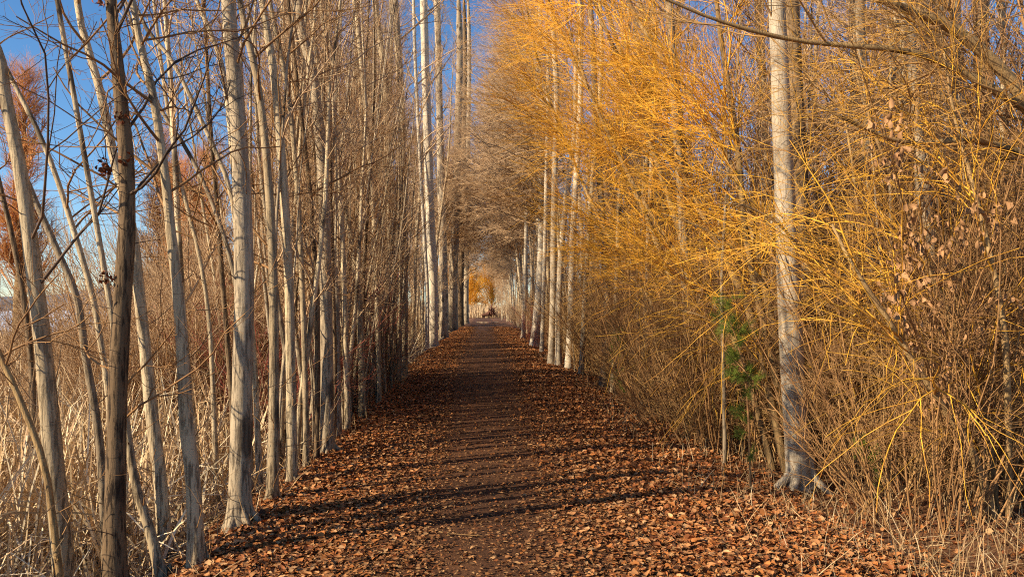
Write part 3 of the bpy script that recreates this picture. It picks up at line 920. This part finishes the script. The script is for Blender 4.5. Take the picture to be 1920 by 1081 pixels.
make_willow('willow_tree', 'old willow whose thick brown boughs reach in from the right edge', [
    ([r6, P(2080, 560, 7.2), P(2030, 380, 7.1), P(1960, 240, 7), P(1870, 125, 6.9), P(1780, 50, 6.8), P(1690, 15, 6.7), P(1600, -20, 6.6)], .10, .025),
    ([r6 + [0, -.1, 0], P(2060, 420, 6.9), P(1960, 240, 6.7), P(1870, 172, 6.6), P(1790, 130, 6.6), P(1700, 96, 6.5), P(1500, 77, 6.4), P(1350, 40, 6.3), P(1240, -5, 6.2)], .05, .01),
    ([r6 + [0, .1, 0], P(2060, 480, 7.1), P(1990, 330, 7.0), P(1920, 290, 6.9), P(1820, 262, 6.8), P(1700, 268, 6.8), P(1600, 230, 6.7), P(1520, 190, 6.7)], .05, .01),
    ([r6 + [.1, .1, 0], P(2060, 300, 7.2), P(2000, 80, 7.2), P(1930, -60, 7.3), P(1880, -200, 7.3), P(1840, -330, 7.3)], .1, .03)],
    'olive', 't_amber', limbs=10, br=6, shoots=4, pull=(-.05, 0, 0), side=(-.4, 0, .0), lng=(.5, 1.4), bl=(.5, 1.6), droop=-.01, rs=.0055, K=24)

# distant willows: orange crowns beyond the marsh, golden one closing the path
def far_willow(x, y, h, w, tw, label, group=None, lo=.12, upb=.14):
    g = float(zt(x, y))
    root = thing('willow_tree', label, 'willow', (x, y, g), group)
    c = np.stack([np.zeros(12), np.zeros(12), np.linspace(-.2, h * .8, 12)], -1)
    c[1:, :2] += np.cumsum(rng.normal(0, .1, (11, 2)), 0)
    r = np.linspace(h * .022, .03, 12)
    mb = MB()
    mb.tubes(c[None], r[None], 7)
    mb.build('trunk', M['olive'], root)
    cb = MB()
    p1, q1 = grow(c[None], r[None], 70, (lo, 1), (20, 60), (w * .5, w * 1.1), .5, .09, .03, 8, upb, .1, .5)
    cb.tubes(p1, q1, 4)
    p2, q2 = grow(p1, q1, 14, (.15, 1), (18, 50), (w * .2, w * .5), .6, .035, .02, 5, .05, .12)
    cb.tubes(p2, q2, 3)
    p3, q3 = grow(p2, q2, 10, (.1, 1), (15, 50), (w * .12, w * .32), .7, .026, .015, 4, .02, .14)
    cb.tubes(p3, q3, 3)
    cb.build('crown', M[tw], root)


for px, py, Y, w, lab in ((45, 30, 62, 4.6, 'tall pinkish orange willow crown at the upper left corner beyond the marsh'),
                          (300, 190, 66, 4.2, 'orange willow crown seen between the dark trunk and the slender trunk'),
                          (400, 215, 72, 4.4, 'orange willow crown beyond the marsh just left of the thick grey trunk'),
                          (350, 260, 58, 3.6, 'lower orange willow crown beyond the marsh behind the slender trunk'),
                          (480, 240, 80, 4.6, 'orange willow crown half hidden by stems right of the thick grey trunk')):
    q = P(px, py, Y)
    far_willow(q[0], Y, q[2] + .6, w, 't_orange', lab)
far_willow(-3.0, 200, 14, 7, 't_gold', 'golden willow closing the far end of the path on its left side', lo=.05, upb=.0)
far_willow(2.2, 208, 16, 8, 't_gold', 'glowing golden willow at the far end, straight above the stump', lo=.05, upb=.0)
far_willow(-9.5, 215, 15, 8, 't_gold', 'golden willow beside the far end of the path, mostly hidden by trunks', lo=.05, upb=.0)

# ------------------------------------------------------------------ old stump in the clearing at the end of the path
q = P(918, 594, 150)
g = float(zt(q[0], q[1]))
root = thing('tree_stump', 'dark reddish uprooted stump lying in the clearing at the path end', 'stump', (q[0], q[1], g))
mb = MB()
c = smooth_curve([(-1.5, 0, .45), (-.8, 0, .6), (-.1, 0, .85), (.5, 0, 1.15)], 12)
mb.tubes(c[None], np.interp(np.linspace(0, 1, 12), [0, .5, 1], [.26, .36, .55])[None], 12, rough=.08)
mb.add(np.array([c[0] + [-.001, .26 * math.cos(a), .26 * math.sin(a)] for a in np.linspace(0, 6.283, 13)[:-1]]), tris=[[0, i, i + 1] for i in range(1, 11)])
M['stump'] = bark('weathered_stump_wood', (0.22, 0.09, 0.05), (0.13, 0.055, 0.035), (0.03, 0.016, 0.012))
mb.build('bole', M['stump'], root)
mb = MB()
n = 44
dr = rng.normal(0, 1, (n, 3)) * [.8, 1, 1] + [.2, 0, .3]
p, r = curves(np.tile(c[-1], (n, 1)) + rng.normal(0, .25, (n, 3)), dr, U(.6, 1.7, n), U(.06, .2, n), np.full(n, .03), 6, 0, .25)
mb.tubes(p, r, 6)
mb.build('root_plate', M['stump'], root)


# ------------------------------------------------------------------ small conifers in the right thicket
def conifer(label, px, py, Y, h, pts, nb1=34, wd=1.0):
    b = foot(px, py, Y)
    loc = b + [0, 0, .1]
    root = thing('conifer_sapling', label, 'conifer', loc)
    c = smooth_curve([b - loc] + [P(x, y, Y) - loc for x, y in pts], 14)
    r = np.linspace(.014, .004, 14)
    mb = MB()
    mb.tubes(c[None], r[None], 6)
    mb.build('trunk', M['t_brown'], root)
    p1, q1 = grow(c[None], r[None], nb1, (.12, 1), (40, 85), (.12 * wd, .34 * wd), .5, .005, .002, 6, -.08, .1, .4)
    nb = MB()
    nb.tubes(p1, q1, 3)
    p2, q2 = grow(p1, q1, 14, (.1, 1), (25, 55), (.05, .16), .8, .003, .0014, 4, -.05, .12)
    nb.tubes(p2, q2, 3)
    p3, q3 = grow(p2, q2, 16, (0, 1), (20, 50), (.03, .08), .9, .003, .0016, 3, 0, .1)
    nb.tubes(p3, q3, 3)
    k = nb.n
    nb.C = [np.tile([[0.17, 0.21, 0.03]], (k, 1)) * rng.uniform(.7, 1.3, (k, 1))]
    nb.build('crown', M['green'], root)


conifer('small green conifer with drooping sprays in front of the white trunk', 1408, 890, 7.9, 2, [(1402, 760), (1392, 680), (1372, 610), (1345, 560)])
conifer('dim green conifer sapling low in the thicket left of the taller one', 1168, 745, 15.5, 1.5, [(1166, 700), (1160, 660), (1158, 620)])
conifer('tiny green conifer sprig low behind the lower right willow', 1630, 920, 7.9, 1, [(1632, 880), (1628, 850), (1622, 820)], 12, .5)

# shrub with withered leaves on the right
b = foot(1800, 900, 7.6)
root = thing('leafy_shrub', 'shrub hung with withered tan leaves near the right edge', 'shrub', b + [0, 0, .1])
loc = b + [0, 0, .1]
n = 12
mb = MB()
tp = np.array([P(U(1620, 1930), U(230, 520), U(5.5, 6.4)) for _ in range(n)]) - loc
c = np.stack([np.zeros((n, 3)), tp * [.35, .35, .5] + rng.normal(0, .05, (n, 3)), tp], 1)
c = np.array([smooth_curve(k, 10) for k in c])
r = np.tile(np.linspace(.012, .003, 10), (n, 1))
mb.tubes(c, r, 5)
p2, q2 = grow(c, r, 14, (.35, 1), (20, 60), (.2, .7), .6, .005, .002, 6, 0, .14)
mb.tubes(p2, q2, 3)
mb.build('stems', M['t_brown'], root)
lb = MB()
ends = p2[:, 2:].reshape(-1, 3)
ends = ends[rng.choice(len(ends), 500, replace=False)]
k = len(ends)
leaves(lb, ends - [0, 0, .02], U(.04, .08, k), U(0, 6, k), rng.normal(1.3, .4, k), rng.normal(0, .6, k), np.array([[0.36, 0.19, 0.085]]) * U(.7, 1.2, (k, 1)), U(.15, .55, k), (.16, .34))
tag(lb.build('leaves', M['leaf'], root), kind='stuff')


# ------------------------------------------------------------------ dry reeds and grasses
def blades(name, label, x, y, h, w, mat, lean=.5, broken=.5, cols=None, K=5):
    n = len(x)
    p = np.stack([x, y, zt(x, y) - .02], -1)
    a = rng.uniform(0, 6.28, n)
    tilt = np.abs(rng.normal(0, lean, n))
    dr = np.stack([np.cos(a) * np.sin(tilt), np.sin(a) * np.sin(tilt), np.cos(tilt)], -1)
    pts = np.zeros((n, K, 3))
    pts[:, 0] = p
    brk = np.where(rng.uniform(0, 1, n) < broken, rng.integers(1, K, n), 99)
    bd = unit(np.stack([np.cos(a + rng.normal(0, .6, n)), np.sin(a + rng.normal(0, .6, n)), rng.normal(-.5, .5, n)], -1))
    step = (h / (K - 1))[:, None]
    for k in range(1, K):
        dr = unit(dr + rng.normal(0, .07, (n, 3)) + np.array([0, 0, -.06]))
        dr = np.where((brk == k)[:, None], bd, dr)
        pts[:, k] = pts[:, k - 1] + dr * step
    g = zt(pts[..., 0], pts[..., 1]) + .02
    pts[..., 2] = np.maximum(pts[..., 2], g - (np.arange(K) == 0) * .05)
    s = np.cross(unit(pts[:, -1] - pts[:, 0]), unit(rng.normal(0, 1, (n, 3))))
    s = unit(s)[:, None, :] * (w[:, None] * np.linspace(1, .25, K)[None])[..., None] * .5
    v = np.stack([pts - s, pts + s], 2)
    i = np.arange(n * K * 2).reshape(n, K, 2)
    q = np.stack([i[:, :-1, 0], i[:, :-1, 1], i[:, 1:, 1], i[:, 1:, 0]], -1)
    c = cols[rng.integers(len(cols), size=n)] * rng.uniform(.7, 1.2, (n, 1))
    mb = MB().add(v, q, None, np.repeat(c, K * 2, 0))
    return tag(mb.build(name, mat, smooth=False), label, 'plants', kind='stuff')


REED = np.array([(.76, .57, .33), (.62, .44, .24), (.80, .65, .43), (.44, .28, .15), (.52, .34, .17)])
n = 40000
y = 4.2 * (66 / 4.2) ** (U(0, 1, n) ** .85)
x = -2.45 - .3 * (y > 12) - np.abs(U(0, 1, n)) * (0.62 * y + .5)
hh = U(.7, 1.85, n) * np.clip((-x - 2.1) / 1.0, .25, 1) * np.where((y < 6.2) & (x > -3.6), .45, 1)
blades('reed_bed', 'bed of broken dry tan reeds filling the marsh on the left', x, y, hh, U(.012, .032, n) * (1 + .01 * y), M['reed'], .6, .72, REED)
n = 8000
y = 4.5 * (40 / 4.5) ** U(0, 1, n)
x = 2.5 + rng.beta(1.2, 1.6, n) * (3.2 + .2 * y) + .15 * np.sin(y * 1.7)
blades('dry_grass', 'dry straw coloured grass and stalks under the right thicket', x, y, U(.1, .55, n) * np.clip((x - 2.2) / 1.4, .2, 1), U(.004, .009, n) * (1 + .02 * y), M['reed'], .55, .4, REED * [.62, .56, .48])
n = 9000
y = 150 + 70 * U(0, 1, n)
x = rng.normal(0, 12, n)
blades('far_reeds', 'pale reeds standing behind the stump at the path end', x, y, U(1.5, 3.0, n), U(.06, .14, n), M['reed'], .12, .1, REED * [.82, .76, .72])
n = 3000
y = 5 * (30 / 5) ** U(0, 1, n)
x = np.where(U(0, 1, n) < .5, -1.75 - U(0, .6, n), 1.9 + U(0, 1.2, n))
blades('straw_stalks', 'thin straw stalks strewn on the leaf drifts beside the path', x, y, U(.1, .4, n), U(.003, .006, n) * (1 + .02 * y), M['reed'], 1.2, .4, REED * [.8, .74, .66])

# fallen sticks
for lab, pts, r in (('pale fallen branch lying in the leaves below the green conifer', [(1285, 742), (1330, 765), (1370, 800), (1430, 862), (1470, 888)], .011),
                    ('forked pale stick lying on the right verge beside the far shrubs', [(1130, 715), (1165, 735), (1200, 752), (1240, 762)], .012),
                    ('thin straw coloured stick lying on the bare middle of the path', [(823, 999), (850, 1003), (905, 1008)], .004)):
    q = []
    for x, yy in pts:
        Y = 2550 / (yy - 578.)
        for _ in range(4):
            w_ = P(x, yy, Y)
            zz = float(zt(w_[0], w_[1]))
            Y = (1.7 - zz) * F / (yy - 578.)
        w_ = P(x, yy, Y)
        q.append([w_[0], w_[1], float(zt(w_[0], w_[1])) + .03])
    q = np.array(q)
    loc = q[0].copy()
    c = smooth_curve(q - loc, 14)
    mb = MB()
    rad = np.linspace(r, r * .4, 14)
    mb.tubes(c[None], rad[None], 6, rough=.05)
    p, rr = grow(c[None], rad[None], 4, (.2, .9), (20, 50), (r * 15, r * 35), .6, r, r * .25, 5, .02, .1)
    mb.tubes(p, rr, 4)
    tag(mb.build('fallen_branch', M['t_tan'], None, loc), lab, 'branch')

for k in (sap_pale, sap_brown, sap_bare, sap_stem, tall, bush, bushb, bushp, osier):
    k.rest()
